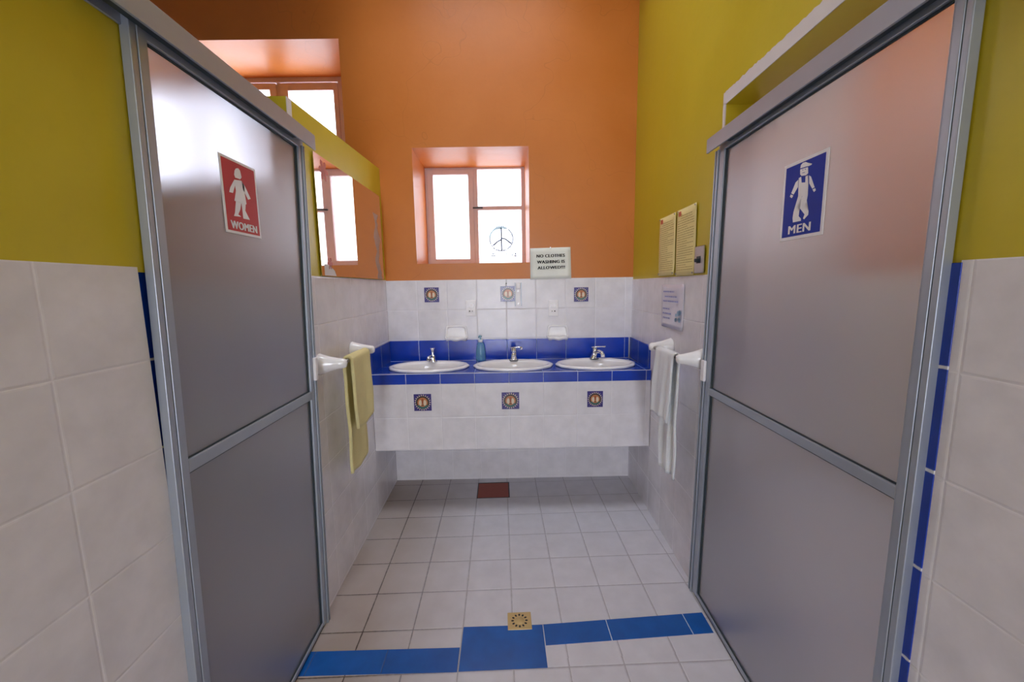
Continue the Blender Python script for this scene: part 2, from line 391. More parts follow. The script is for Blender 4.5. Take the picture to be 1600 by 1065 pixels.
# ------------------------------------------------------------------ left wall (low partition with door opening)
def ptop(y): return 2.055 + 0.06*(y-1.58)
TL, TH = -0.003, -0.083
def REV(z): return 1.503+0.039*z            # the opening's far edge leans a little
mb = MB()
def part_box(y0, y1):
    v = [WL(y if y > 2 else REV(z), o, z) for y in (y0, y1) for (o, z) in ((TL, 0), (TH, 0), (TH, ptop(y)), (TL, ptop(y)))]
    mb.add(v, [(0,1,2,3),(4,7,6,5),(0,4,5,1),(1,5,6,2),(2,6,7,3),(3,7,4,0)], 0)
part_box(1.583, 2.74)
mb.box(YR, 0.925, TH, TL, 1.400, CEIL, WL, 0); mb.box(YR, 0.876, TH, TL, 0, 1.400, WL, 0); mb.box(0.876, 0.925, TH, -0.012, 0, 1.400, WL, 0)
mb.add([WL(y if y > 2 else REV(z)+0.012, o, z) for z in (0, 1.414) for o in (-0.004, 0.0) for y in (1.6, 2.735)], [(0,1,3,2),(4,6,7,5),(0,4,5,1),(2,3,7,6),(0,2,6,4),(1,5,7,3)], 1)
mb.box(YR, 0.876, -0.009, 0.0, 0, 1.410, WL, 1)
struct('wall_left', mb, ['yellow', 'tile_left'], weld=False)

# ------------------------------------------------------------------ right wall (full height, door opening with lintel)
mb = wall_with_holes(YR, 2.72, 0.0, CEIL, [(0.735, 1.560, -0.1, 2.012)], -0.13, -0.003, WR)
mb.box(1.585, 2.70, -0.004, 0.0, 0, 1.393, WR, 1)
mb.box(YR, 0.690, -0.004, 0.0, 0, 1.390, WR, 1)
struct('wall_right', mb, ['yellow', 'tile_right'], weld=False)

# outer shells of the two toilet rooms and the rear end with its open doorway
mb = MB(); mb.box(-3.3, -3.2, YR, 3.3, 0, CEIL, mi=0)
struct('wall_outer_left', mb, 'white_paint')
mb = MB(); mb.box(2.30, 2.40, YR, 3.3, 1.4, CEIL, mi=0); mb.box(2.30, 2.40, YR, 3.3, 0, 1.4, mi=1)
struct('wall_outer_right', mb, ['orange', 'tile_left'])
mb = wall_with_holes(-3.3, 3.3, 0, CEIL, [(-0.75, 0.30, -0.1, 3.0)], YR-0.15, YR, lambda x, o, z: (x, o, z))
struct('wall_rear', mb, 'white_paint')

# bare plaster edges round the right opening and on the left reveal
def ragged(a0, z0, a1, z1, w0, n, W, o, side):
    """strip along (a0,z0)-(a1,z1) with one torn edge"""
    lo = []; hi = []
    for i in range(n+1):
        t = i/n; a = a0+(a1-a0)*t; z = z0+(z1-z0)*t
        k = w0*(0.90+0.14*rnd.random()) if i % 3 else w0*(0.94+0.06*rnd.random())
        lo.append((a, z)); hi.append((a+side[0]*k, z+side[1]*k))
    mb = MB()
    for i in range(n): mb.prism([lo[i], lo[i+1], hi[i+1], hi[i]], -0.004, -0.0008, W)
    return mb
mb = ragged(1.575, 2.012, 0.70, 2.012, 0.046, 90, WR, 0, (0, 1))
m2 = ragged(1.558, 2.02, 1.558, 1.86, 0.017, 8, WR, 0, (1, 0)); mb.add(m2.v, m2.f)
struct('trim_1', mb, 'bare_plaster', weld=True)
mb = ragged(REV(1.85), 1.85, REV(ptop(1.583))-0.0005, ptop(1.583)-0.001, 0.034, 8, WL, 0, (1, 0))
struct('trim_2', mb, 'bare_plaster')
# blue ceramic edging beside the doors
mb = MB(); mb.box(0.872, 0.925, -0.03, -0.008, 0, 1.400, WL); struct('trim_3', mb, 'blue_trim_l', bevel=0.001)
mb = MB(); mb.box(0.688, 0.722, -0.02, 0.002, 0, 1.386, WR); struct('trim_4', mb, 'blue_trim_r', bevel=0.001)
# blue band across the floor
mb = MB()
def slab(pts, mi, h=0.0015):
    n = len(pts); mb.add([(x, y, 0.0) for x, y in pts]+[(x, y, h) for x, y in pts],
        [tuple(range(n-1, -1, -1)), tuple(range(n, 2*n))]+[(i, (i+1) % n, (i+1) % n+n, i+n) for i in range(n)], mi)
slab([(-0.755, 1.274), (-0.179, 1.264), (-0.178, 1.361), (-0.755, 1.370)], 0)
slab([(-0.1735, 1.2655), (0.1455, 1.2655), (0.1460, 1.4495), (-0.172, 1.4535)], 1)
slab([(0.1495, 1.3555), (0.812, 1.380), (0.815, 1.4785), (0.1495, 1.4505)], 2)
struct('trim_5', mb, ['blue_floor_l', 'blue_floor_c', 'blue_floor_r'])

# ------------------------------------------------------------------ windows
def rect_frame(mb, x0, x1, z0, z1, w, o0, o1, W, mi=0):
    wl, wr, wb, wt = w
    mb.box(x0, x0+wl, o0, o1, z0, z1, W, mi); mb.box(x1-wr, x1, o0, o1, z0, z1, W, mi)
    mb.box(x0+wl, x1-wr, o0, o1, z0, z0+wb, W, mi); mb.box(x0+wl, x1-wr, o0, o1, z1-wt, z1, W, mi)
WO = -0.45
r = struct_root('window_1', WB(-0.17, WO, 1.517))
mb = MB(); rect_frame(mb, -0.56, 0.222, 1.512, 2.269, (0.032, 0.042, 0.03, 0.032), WO-0.05, WO, WB)
mb.box(-0.1825, -0.152, WO-0.05, WO, 1.54, 2.242, WB); mb.box(-0.152, 0.188, WO-0.045, WO-0.004, 1.941, 1.969, WB)
put('window_frame', mb, 'wood', r, bevel=0.003)
mb = MB(); rect_frame(mb, -0.530, -0.182, 1.525, 2.238, (0.044, 0.039, 0.052, 0.038), WO-0.04, WO+0.006, WB)
s = put('sash', mb, 'wood', r, bevel=0.003)
mb = MB(); mb.box(-0.488, -0.219, WO-0.022, WO-0.018, 1.575, 2.202, WB); put('pane', mb, 'pane', s)
for z in (2.10, 1.66):
    mb = MB(); mb.box(-0.540, -0.529, WO, WO+0.012, z-0.03, z+0.03, WB); put('hinge', mb, 'wood', s, bevel=0.002)
mb = MB(); mb.box(-0.19, -0.115, WO+0.006, WO+0.018, 1.950, 1.960, WB); put('window_latch', mb, 'alu_dark', s, bevel=0.002)
mb = MB(); mb.box(-0.154, 0.190, WO-0.028, WO-0.024, 1.967, 2.244, WB); put('pane', mb, 'pane', r)
mb = MB(); mb.box(-0.154, 0.190, WO-0.028, WO-0.024, 1.535, 1.943, WB); put('pane', mb, 'pane', r)
# drawing and writing on the lower pane
def stroke(mb, pts, w, o):
    for (a, z), (b, y) in zip(pts[:-1], pts[1:]):
        d = math.hypot(b-a, y-z) or 1; nx, nz = -(y-z)/d*w/2, (b-a)/d*w/2
        mb.quad([WB(a+nx, o, z+nz), WB(b+nx, o, y+nz), WB(b-nx, o, y-nz), WB(a-nx, o, z-nz)])
PO = WO-0.0232
cx, cz, cr = 0.022, 1.726, 0.090
mb = MB()
for k in range(26):
    t0 = PI*0.36 + k*PI*0.62/26; t1 = t0+PI*0.62/26*0.86
    wd = 0.011+0.013*max(0, 1-abs(k-7)/9.0)+0.005*rnd.random()
    stroke(mb, [(cx+cr*math.cos(t0), cz+cr*math.sin(t0)), (cx+cr*math.cos(t1), cz+cr*math.sin(t1))], wd, PO)
put('peace_sign_stroke', mb, 'drawing', r, recalc=False)
mb = MB()
for k in range(50):
    t0 = PI*0.98 + k*PI*1.38/50
    if rnd.random() < 0.12: continue
    stroke(mb, [(cx+cr*math.cos(t0), cz+cr*math.sin(t0)), (cx+cr*math.cos(t0+PI*1.2/50), cz+cr*math.sin(t0+PI*1.2/50))], 0.010+0.005*rnd.random(), PO)
stroke(mb, [(cx, cz+cr*0.9), (cx+0.002, cz-cr)], 0.0105, PO)
stroke(mb, [(cx, cz+0.005), (cx+0.03, cz), (cx+0.075, cz-0.035)], 0.0105, PO)
stroke(mb, [(cx, cz-0.005), (cx-0.03, cz-0.02), (cx-0.066, cz-0.05)], 0.0105, PO)
stroke(mb, [(-0.055, 1.612), (-0.02, 1.616)], 0.006, PO); stroke(mb, [(-0.06, 1.598), (-0.024, 1.598)], 0.006, PO)
stroke(mb, [(0.061, 1.618), (0.063, 1.586)], 0.006, PO); stroke(mb, [(0.105, 1.612), (0.106, 1.598), (0.112, 1.594)], 0.006, PO)
stroke(mb, [(0.130, 1.618), (0.131, 1.604)], 0.0105, PO); stroke(mb, [(0.120, 1.596), (0.138, 1.594)], 0.0105, PO)
put('peace_sign_drawing', mb, 'drawing_pale', r, recalc=False)
v, f = text2d('HAITATIAS')
mb = MB(); mb.add([WB(-0.226-0.185*p[0], WO-0.0172, 1.584+0.022*p[1]) for p in v], f)
put('pane_writing', mb, 'drawing_pale', s, recalc=False)

r = struct_root('window_2', WB(-1.93, WO, 2.08))
mb = MB(); rect_frame(mb, -2.92, -0.95, 2.07, 2.896, (0.03, 0.20, 0.03, 0.034), WO-0.05, WO, WB)
for x in (-1.590, -2.255): mb.box(x-0.012, x+0.012, WO-0.05, WO-0.01, 2.09, 2.87, WB)
put('window_frame', mb, 'wood', r, bevel=0.003)
for x0, x1, zt in ((-1.576, -1.152, 2.853), (-2.242, -1.602, 2.853), (-2.89, -2.268, 2.853)):
    mb = MB(); rect_frame(mb, x0, x1, 2.092, zt, (0.060, 0.034, 0.05, 0.05) if x0 > -1.6 else (0.05, 0.046, 0.05, 0.042), WO-0.04, WO+0.004, WB)
    s = put('sash', mb, 'wood', r, bevel=0.003)
    mb = MB(); mb.box(x0+0.03, x1-0.03, WO-0.022, WO-0.018, 2.12, zt-0.03, WB); put('pane', mb, 'pane_clear', s)
r = struct_root('added_men_window', WB(1.34, WO, 1.50))  # added unseen window, put in to light the men's room
mb = MB(); rect_frame(mb, 1.05, 1.63, 1.49, 2.61, (0.04, 0.04, 0.04, 0.04), WO-0.05, WO, WB)
put('window_frame', mb, 'wood', r)
mb = MB(); mb.box(1.07, 1.61, WO-0.028, WO-0.024, 1.51, 2.59, WB); put('pane', mb, 'pane', r)

# ------------------------------------------------------------------ sliding doors with frosted panes
def door(name, W, N_, F_, gn, gf, top, mid, wallside, rail, rail_y, latch_z):
    """N_(z), F_(z): outer near and far edges; gn(z), gf(z): the glass edges."""
    def D(k, out, z):                       # k: 0 near outer, 1 near glass, 2 far glass, 3 far outer (linear between)
        e = (N_(z), gn(z), gf(z), F_(z)); i = min(2, int(k)); return W(e[i]+(e[i+1]-e[i])*(k-i), out, z)
    r = struct_root(name, W((N_(0)+F_(0))/2, 0.0, 0.0))
    zt, z1, z0 = top, mid[1], mid[0]
    # fixed aluminium channels on the wall
    mb = MB(); mb.box(0.0, 0.42, 0.0, 0.020, 0.0, rail[1]-0.01, D); put('door_jamb', mb, 'alu', r, bevel=0.0015)
    mb = MB(); mb.box(2.50, 3.0, 0.0, 0.020, 0.0, rail[0]+0.004, D); mb.box(2.55, 2.68, 0.020, 0.027, 0.0, rail[0]+0.004, D); mb.box(2.82, 2.93, 0.020, 0.027, 0.0, rail[0]+0.004, D)
    put('door_jamb', mb, 'alu', r, bevel=0.0012)
    # header track
    mb = MB(); mb.box(rail_y[0], rail_y[1], 0.0, 0.006, rail[0]+0.0, rail[1], W); mb.box(rail_y[0], rail_y[1], 0.048, 0.055, rail[0], rail[1], W)
    mb.box(rail_y[0], rail_y[1], 0.006, 0.048, rail[1]-0.007, rail[1], W)
    put('header_rail', mb, 'alu', r, bevel=0.001)
    mb = MB(); mb.box(rail_y[0], rail_y[1]-0.12, 0.026, 0.047, rail[0]+0.006, rail[1]-0.008, W); put('roller_track', mb, 'alu_dark', r)
    mb = MB(); mb.box(0.3, 2.7, 0.0, 0.016, 0.0, 0.012, D); put('floor_track', mb, 'alu_dark', r, bevel=0.001)
    # leaf
    lf = MB(); lf.box(0.45, 1.0, 0.002, 0.022, 0.012, rail[1]-0.012, D); lf.box(2.0, 2.48, 0.002, 0.022, 0.012, rail[1]-0.012, D)
    lf.box(1.0, 2.0, 0.002, 0.022, zt, rail[1]-0.012, D); lf.box(1.0, 2.0, 0.002, 0.022, z0, z1, D); lf.box(1.0, 2.0, 0.002, 0.020, 0.012, 0.026, D)
    leaf = put('door_leaf', lf, 'alu', r, bevel=0.0015)
    for a, b in ((z1, zt), (0.026, z0)):
        mb = MB(); mb.box(0.99, 2.01, 0.006, 0.011, a-0.004, b+0.004, D); put('frosted_pane', mb, 'frosted', leaf)
        g = MB(); t = 0.012 if False else 0.0
        e = 0.008
        g.box(1.0, 1.006, 0.011, 0.0150, a, b, D); g.box(1.988, 2.0, 0.011, 0.0150, a, b, D)
        g.box(1.0, 2.0, 0.011, 0.0150, b-0.005, b, D); g.box(1.0, 2.0, 0.011, 0.0150, a, a+0.003, D)
        put('gasket', g, 'alu_dark', leaf)
    mb = MB(); mb.box(2.42, 2.86, 0.022, 0.034, latch_z[0], latch_z[1], D)
    l = put('latch', mb, 'white_plastic', leaf, bevel=0.003)
    return r
k = 0.98
door('door_1', WL, lambda z: k*(0.875+0.036*(z-0.42)), lambda z: k*(1.556+0.059*z),
     lambda z: k*(0.913+0.035*(z-0.38)), lambda z: k*(1.505+0.064*z), 1.885, (0.936, 0.967), 1, (1.893, 1.948), (-0.4, 1.665), (1.005, 1.095))
door('door_2', WR, lambda z: 0.704, lambda z: 1.625-0.031*z,
     lambda z: 0.7385-0.004*(z-0.5), lambda z: 1.555-0.027*z, 1.838, (0.918, 0.945), 1, (1.843, 1.893), (0.35, 1.575), (0.965, 1.05))

# ------------------------------------------------------------------ restroom signs
def sign(name, W, o, y0, y1, z0, z1, mat, border, polys, holes, txt, label, src, txt_quad):
    """y0 = left edge in view, y1 = right edge in view."""
    r = thing(name, label, 'sign', W((y0+y1)/2, o, z0), 'restroom signs on the sliding doors')
    P = lambda u, v, d: W(y0+(y1-y0)*u, o+d, z1-(z1-z0)*v)
    mb = MB(); mb.prism([(y0, z0), (y1, z0), (y1, z1), (y0, z1)], o, o+0.002, W); put('border', mb, 'sign_white', r)
    b = border; a0, a1 = y0+(y1-y0)*b, y1-(y1-y0)*b; c0, c1 = z0+(z1-z0)*b*0.75, z1-(z1-z0)*b*0.75
    mb = MB(); mb.prism([(a0, c0), (a1, c0), (a1, c1), (a0, c1)], o+0.002, o+0.0024, W); put('panel', mb, mat, r)
    g = homog(src, [(0, 0), (1, 0), (1, 1), (0, 1)])
    def fill(mb, poly, d):
        bm = bmesh.new(); vs = [bm.verts.new((*g(p), 0)) for p in poly]; fc = bm.faces.new(vs)
        bmesh.ops.triangulate(bm, faces=[fc]); bm.verts.index_update()
        mb.add([P(v.co.x, v.co.y, d) for v in bm.verts], [tuple(v.index for v in f.verts) for f in bm.faces]); bm.free()
    mb = MB()
    for p in polys: fill(mb, p, 0.0028)
    put('figure', mb, 'sign_white', r, recalc=False, weld=False)
    mb = MB()
    for p in holes: fill(mb, p, 0.0031)
    put('figure_line', mb, mat, r, recalc=False, weld=False)
    v, f = text2d(txt, 0.0, 1.08, 0.013 if len(txt) > 3 else 0.022)
    (u0, v0), (u1, v1) = txt_quad
    nl = len(v)//5; mb = MB(); mb.add([P(u0+(u1-u0)*p[0], v1-(v1-v0)*p[1], 0.0028+0.00012*(i//nl)) for i, p in enumerate(v)], f)
    put('lettering', mb, 'sign_white', r, recalc=False, weld=False)
    return r
men = [[(303,278),(308,250),(325,230),(350,222),(372,230),(380,243),(408,237),(402,248),(378,258),(355,262),(330,270)],
       [(302,287),(330,279),(372,266),(374,320),(355,338),(315,343),(302,330)],
       [(290,362),(312,350),(316,402),(348,400),(350,348),(372,338),(376,420),(373,512),(320,522),(286,520)],
       [(286,520),(320,521),(285,600),(280,625),(298,660),(292,700),(313,722),(313,742),(240,755),(237,715),(245,660)],
       [(323,521),(373,511),(365,560),(346,612),(382,658),(378,690),(342,730),(331,722),(345,685),(289,612)],
       [(286,376),(284,440),(245,506),(224,494),(262,400)], [(220,503),(243,514),(229,538),(212,524)],
       [(382,338),(400,350),(434,445),(412,458),(384,408)], [(414,464),(440,452),(445,472),(428,487)]]
men_h = [[(322,290),(332,286),(332,292),(322,296)], [(344,284),(354,280),(354,286),(344,290)], [(322,316),(346,310),(345,315),(322,320)]]
sign('restroom_sign', WR, 0.0112, 1.170, 1.006, 1.474, 1.682, 'sign_blue', 0.055, men, men_h, 'MEN',
     'blue sign with white figure in a cap and the word MEN', [(165,262),(560,92),(508,875),(118,925)], ((0.215, 0.818), (0.75, 0.924)))
wom = [[(283,285),(296,264),(318,262),(334,285),(345,345),(332,366),(288,352),(278,322)],
       [(276,368),(342,376),(364,420),(368,500),(380,590),(366,600),(272,560),(288,470)],
       [(274,374),(288,400),(262,490),(228,482),(238,440)], [(346,390),(374,430),(420,542),(396,550),(354,460)],
       [(284,562),(332,580),(322,640),(302,684),(328,706),(262,698),(272,668)], [(334,582),(372,600),(366,650),(405,735),(345,722),(340,650)]]
wom_h = [[(290,350),(332,364),(331,369),(290,355)]]
sign('restroom_sign', WL, 0.0112, 1.152, 1.314, 1.519, 1.726, 'sign_red', 0.045, wom, wom_h, 'WOMEN',
     'red sign with white figure in a dress and the word WOMEN', [(145,118),(472,270),(505,905),(195,838)], ((0.12, 0.832), (0.875, 0.937)))

# ------------------------------------------------------------------ counter
def FX(x, out, z): return (x, 2.285 - 0.0219*x - out, z)          # counter front plane
CT = 0.865
r = thing('washbasin_counter', 'long blue tiled washbasin counter with a white tiled apron against the back wall', 'counter', (0.05, 2.3, 0.0))
xl, xr = -0.755, 0.873
mb = MB()
v = [FX(xl, 0, 0.402), FX(xr, 0, 0.402), FX(xr, 0, 0.803), FX(xl, 0, 0.803), FX(xl, -0.06, 0.402), FX(xr, -0.06, 0.402), FX(xr, -0.06, 0.803), FX(xl, -0.06, 0.803)]
mb.add(v, [(0,1,2,3),(5,4,7,6),(0,4,5,1),(3,2,6,7),(0,3,7,4),(1,5,6,2)])
put('apron', mb, 'tile_apron', r)
BAS = [(-0.447, 2.470), (0.076, 2.458), (0.588, 2.446)]
# top slab with three oval cut-outs: rows of quads around each basin
mb = MB()
def top_cell(x0, x1, c):
    n = 40; outer = []; inner = []
    y0 = lambda x: FX(x, 0.0015, 0)[1]; y1 = lambda x: WB(x, 0.0, 0)[1]-0.012
    for i in range(n):
        t = 2*PI*i/n; dx, dy = math.cos(t), math.sin(t)
        inner.append((c[0]+0.215*dx, c[1]+0.138*dy, CT))
        # project the ray to the cell rectangle
        ks = []
        if dx > 1e-9: ks.append((x1-c[0])/dx)
        if dx < -1e-9: ks.append((x0-c[0])/dx)
        if dy > 1e-9: ks.append((y1(c[0])-c[1])/dy)
        if dy < -1e-9: ks.append((y0(c[0])-c[1])/dy)
        kk = min(k_ for k_ in ks if k_ > 0); px = c[0]+dx*kk; py = c[1]+dy*kk
        outer.append([px, py, CT])
    for cxn, cyn in ((x0, 0), (x1, 0), (x0, 1), (x1, 1)):      # snap the nearest samples to the corners
        cyv = (y1 if cyn else y0)(c[0])
        j = min(range(n), key=lambda q: (outer[q][0]-cxn)**2+(outer[q][1]-cyv)**2); outer[j][0] = cxn; outer[j][1] = cyv
    for q in outer:                                            # follow the slightly turned front and back edges
        if abs(q[1]-y0(c[0])) < 1e-6: q[1] = y0(q[0])
        elif abs(q[1]-y1(c[0])) < 1e-6: q[1] = y1(q[0])
    low = [(p[0], p[1], CT-0.03) for p in inner]
    mb.rings([[tuple(q) for q in outer], inner, low], False, False, 0, False)
top_cell(xl, -0.185, BAS[0]); top_cell(-0.185, 0.335, BAS[1]); top_cell(0.335, xr, BAS[2])
put('countertop', mb, 'blue_top', r, weld=True)
mb = MB(); v = [FX(xl, 0.002, 0.803), FX(xr, 0.002, 0.803), FX(xr, 0.002, CT), FX(xl, 0.002, CT), FX(xl, -0.05, 0.803), FX(xr, -0.05, 0.803), FX(xr, -0.05, CT-0.001), FX(xl, -0.05, CT-0.001)]
mb.add(v, [(0,1,2,3),(0,4,5,1),(0,3,7,4),(1,5,6,2),(5,4,7,6),(3,2,6,7)]); put('counter_edge', mb, 'blue_front', r, bevel=0.002)
mb = MB(); mb.box(xl, xr, 0.0, 0.012, CT, 1.004, WB, 0)
put('backsplash', mb, 'blue_back', r, bevel=0.0015)
for W, y0 in ((WL, 2.315), (WR, 2.29)):
    mb = MB(); mb.prism([(y0, CT), (2.70, CT), (2.70, 1.004), (y0+0.06, 1.004), (y0+0.02, 0.997), (y0, 0.985)], 0.0, 0.010, W)
    put('side_splash', mb, 'blue_side', r, bevel=0.001)
mb = MB(); mb.box(xl, xr, -0.012, 0.012, CT-0.0001, CT+0.0006, lambda x, o, z: (x, WB(x, 0.0165+o*0.25, z)[1], z)); put('grout_bead', mb, 'white_plastic', r)
mb = MB(); mb.box(xl, xr, -0.0, 0.004, CT-0.0016, CT+0.0009, lambda x, o, z: FX(x, o, z)); put('grout_bead', mb, 'white_plastic', r)

# ------------------------------------------------------------------ basins and taps
def basin(c, label):
    r = thing('washbasin', label, 'washbasin', (c[0], c[1], CT), 'oval washbasins along the counter')
    prof = [(0.225, -0.004), (0.244, 0.002), (0.248, 0.009), (0.244, 0.015), (0.236, 0.018), (0.222, 0.018), (0.212, 0.014), (0.204, 0.006),
            (0.198, -0.012), (0.185, -0.05), (0.155, -0.085), (0.10, -0.108), (0.035, -0.116), (0.022, -0.118)]
    n = 56; rings = []
    for rr, z in prof:
        ring = []
        for k_ in range(n):
            t = 2*PI*k_/n; dx, dy = math.cos(t), math.sin(t)
            ry = rr*0.672
            if rr < 0.215: ry = rr*0.60                       # bowl opening: shallower, set to the front
            yo = 0.0 if rr >= 0.215 else -0.020
            sc = 1.0 + 0.012*math.cos(14*t)*(1 if 0.236 < rr < 0.2485 else 0)
            ring.append((c[0]+rr*dx*sc, c[1]+yo+ry*dy*sc, CT+z))
        rings.append(ring)
    mb = MB(); mb.rings(rings, False, True)
    # underside shell so the bowl has thickness from below
    under = [[(c[0]+(p[0]-c[0])*1.03, c[1]-0.02+(p[1]-c[1]+0.02)*1.03, p[2]-0.008) for p in rg] for rg in rings[8:]]
    mb.rings(under, False, True)
    b = put('bowl', mb, 'ceramic', r, weld=False)
    mb = MB(); mb.lathe([(0.0005, 0.002), (0.019, 0.002), (0.023, 0.0), (0.023, -0.004)], (c[0], c[1]-0.02, CT-0.116), 24)
    put('drain', mb, 'chrome', r)
    return r
basin(BAS[0], 'white oval washbasin nearest the yellow towel, in front of the stubby tap')
basin(BAS[1], 'white oval washbasin in the middle, right of the blue soap bottle')
basin(BAS[2], 'white oval washbasin nearest the pale blue towel')

def taper(mb, c, w0, d0, z0, w1, d1, z1, dx=0.0, dy=0.0, n=20):
    def ring(w_, d_, z, ox, oy):
        o = []
        for k_ in range(n):
            t = 2*PI*k_/n; cx_, sy_ = math.cos(t), math.sin(t); e = 0.6
            o.append((c[0]+ox+w_*abs(cx_)**e*math.copysign(1, cx_), c[1]+oy+d_*abs(sy_)**e*math.copysign(1, sy_), z))
        return o
    mb.rings([ring(w0*1.06, d0*1.06, z0, 0, 0), ring(w0, d0, z0+0.004, 0, 0), ring((w0+w1)/2*0.95, (d0+d1)/2, (z0+z1)/2, dx/2, dy/2), ring(w1, d1, z1, dx, dy)])
def tap(c, kind, label):
    z = CT+0.0175
    r = thing('faucet', label, 'faucet', (c[0], c[1], z), 'chrome taps on the washbasins')
    x, y = c
    mb = MB(); mb.lathe([(0.029, 0.0), (0.029, 0.003), (0.025, 0.005)], (x, y, z), 28, sx=1.0, sy=0.85)
    put('base_plate', mb, 'alu_dark' if kind != 'stub' else 'chrome', r)
    if kind == 'lever':
        mb = MB(); taper(mb, (x, y), 0.024, 0.022, z+0.004, 0.015, 0.016, z+0.058); put('body', mb, 'chrome', r)
        mb = MB(); mb.tube([(x-0.003, y+0.004, z+0.05), (x-0.003, y-0.03, z+0.058), (x-0.004, y-0.075, z+0.052), (x-0.004, y-0.09, z+0.040)], [0.014, 0.012, 0.011, 0.012], 18)
        sp = put('spout', mb, 'chrome', r)
        mb = MB(); mb.lathe([(0.010, 0.0), (0.010, 0.012), (0.006, 0.013)], (x-0.004, y-0.09, z+0.025), 16); put('aerator', mb, 'white_plastic', sp)
        mb = MB(); mb.lathe([(0.019, 0.0), (0.020, 0.010), (0.017, 0.02), (0.010, 0.026)], (x, y, z+0.056), 22); put('cartridge_cap', mb, 'chrome', r)
        mb = MB(); mb.tube([(x-0.022, y-0.01, z+0.083), (x+0.005, y-0.012, z+0.085), (x+0.035, y-0.016, z+0.088), (x+0.052, y-0.02, z+0.084), (x+0.056, y-0.024, z+0.077), (x+0.040, y-0.026, z+0.073)],
                           [(0.006, 0.003), (0.009, 0.004), (0.008, 0.004), (0.007, 0.004), (0.006, 0.004), (0.003, 0.003)], 12)
        put('lever', mb, 'chrome', r)
    elif kind == 'turned':
        mb = MB(); taper(mb, (x-0.004, y), 0.024, 0.021, z+0.004, 0.013, 0.013, z+0.040, dx=0.008); put('body', mb, 'chrome', r)
        mb = MB(); mb.lathe([(0.010, 0), (0.015, 0.008), (0.016, 0.022), (0.013, 0.034), (0.010, 0.038)], (x+0.003, y, z+0.036), 22); put('cartridge_cap', mb, 'chrome', r)
        mb = MB(); mb.tube([(x+0.004, y, z+0.046), (x+0.022, y-0.035, z+0.054), (x+0.032, y-0.07, z+0.050), (x+0.034, y-0.082, z+0.040)], [0.013, 0.012, 0.011, 0.012], 18)
        sp = put('spout', mb, 'chrome', r)
        mb = MB(); mb.lathe([(0.012, 0.0), (0.012, 0.012), (0.007, 0.013)], (x+0.034, y-0.083, z+0.026), 16); put('aerator', mb, 'white_plastic', sp)
        mb = MB(); mb.tube([(x-0.020, y-0.004, z+0.077), (x+0.01, y-0.006, z+0.080), (x+0.045, y-0.01, z+0.081), (x+0.064, y-0.012, z+0.080), (x+0.070, y-0.012, z+0.082)],
                           [(0.006, 0.003), (0.009, 0.004), (0.006, 0.003), (0.006, 0.005), (0.005, 0.004)], 12)
        put('lever', mb, 'chrome', r)
    else:
        mb = MB(); taper(mb, (x, y), 0.021, 0.02, z+0.003, 0.013, 0.013, z+0.045); put('body', mb, 'chrome', r)
        mb = MB(); mb.tube([(x-0.002, y, z+0.030), (x-0.010, y-0.03, z+0.038), (x-0.016, y-0.06, z+0.036), (x-0.017, y-0.07, z+0.026)], [0.012, 0.011, 0.010, 0.011], 16)
        sp = put('spout', mb, 'chrome', r)
        mb = MB(); mb.lathe([(0.010, 0.0), (0.010, 0.010)], (x-0.017, y-0.07, z+0.016), 14); put('aerator', mb, 'steel', sp)
        mb = MB(); mb.lathe([(0.012, 0.0), (0.009, 0.006), (0.010, 0.03), (0.013, 0.040), (0.016, 0.043), (0.015, 0.046), (0.004, 0.047)], (x, y, z+0.043), 20); put('knob', mb, 'chrome', r)
tap((-0.443, 2.585), 'stub', 'short chrome tap with a round upright knob, on the left basin by the yellow towel')
tap((0.084, 2.575), 'lever', 'chrome tap with a curled lever handle, on the middle basin')
tap((0.610, 2.562), 'turned', 'chrome tap with straight lever and spout turned right, on the basin near the pale towel')

# ------------------------------------------------------------------ soap bottle
c = (-0.135, 2.672)
r = thing('soap_bottle', 'clear blue plastic pump bottle of soap standing behind the basins', 'bottle', (c[0], c[1], CT))
mb = MB(); mb.lathe([(0.026, 0.0), (0.032, 0.004), (0.033, 0.02), (0.031, 0.07), (0.026, 0.105), (0.018, 0.122), (0.013, 0.128)], (c[0], c[1], CT), 28, sy=0.62)
put('body', mb, 'bottle', r)
mb = MB(); mb.lathe([(0.013, 0.0), (0.015, 0.002), (0.015, 0.016), (0.010, 0.018)], (c[0], c[1], CT+0.127), 20); put('collar', mb, 'white_plastic', r)
mb = MB(); mb.lathe([(0.004, 0.0), (0.004, 0.018)], (c[0], c[1], CT+0.144), 12); mb.tube([(c[0]+0.004, c[1]+0.004, CT+0.166), (c[0]-0.004, c[1]-0.008, CT+0.169), (c[0]-0.010, c[1]-0.03, CT+0.164)], [(0.009, 0.006), (0.009, 0.006), (0.004, 0.004)], 12)
put('pump', mb, 'bottle', r, weld=False)

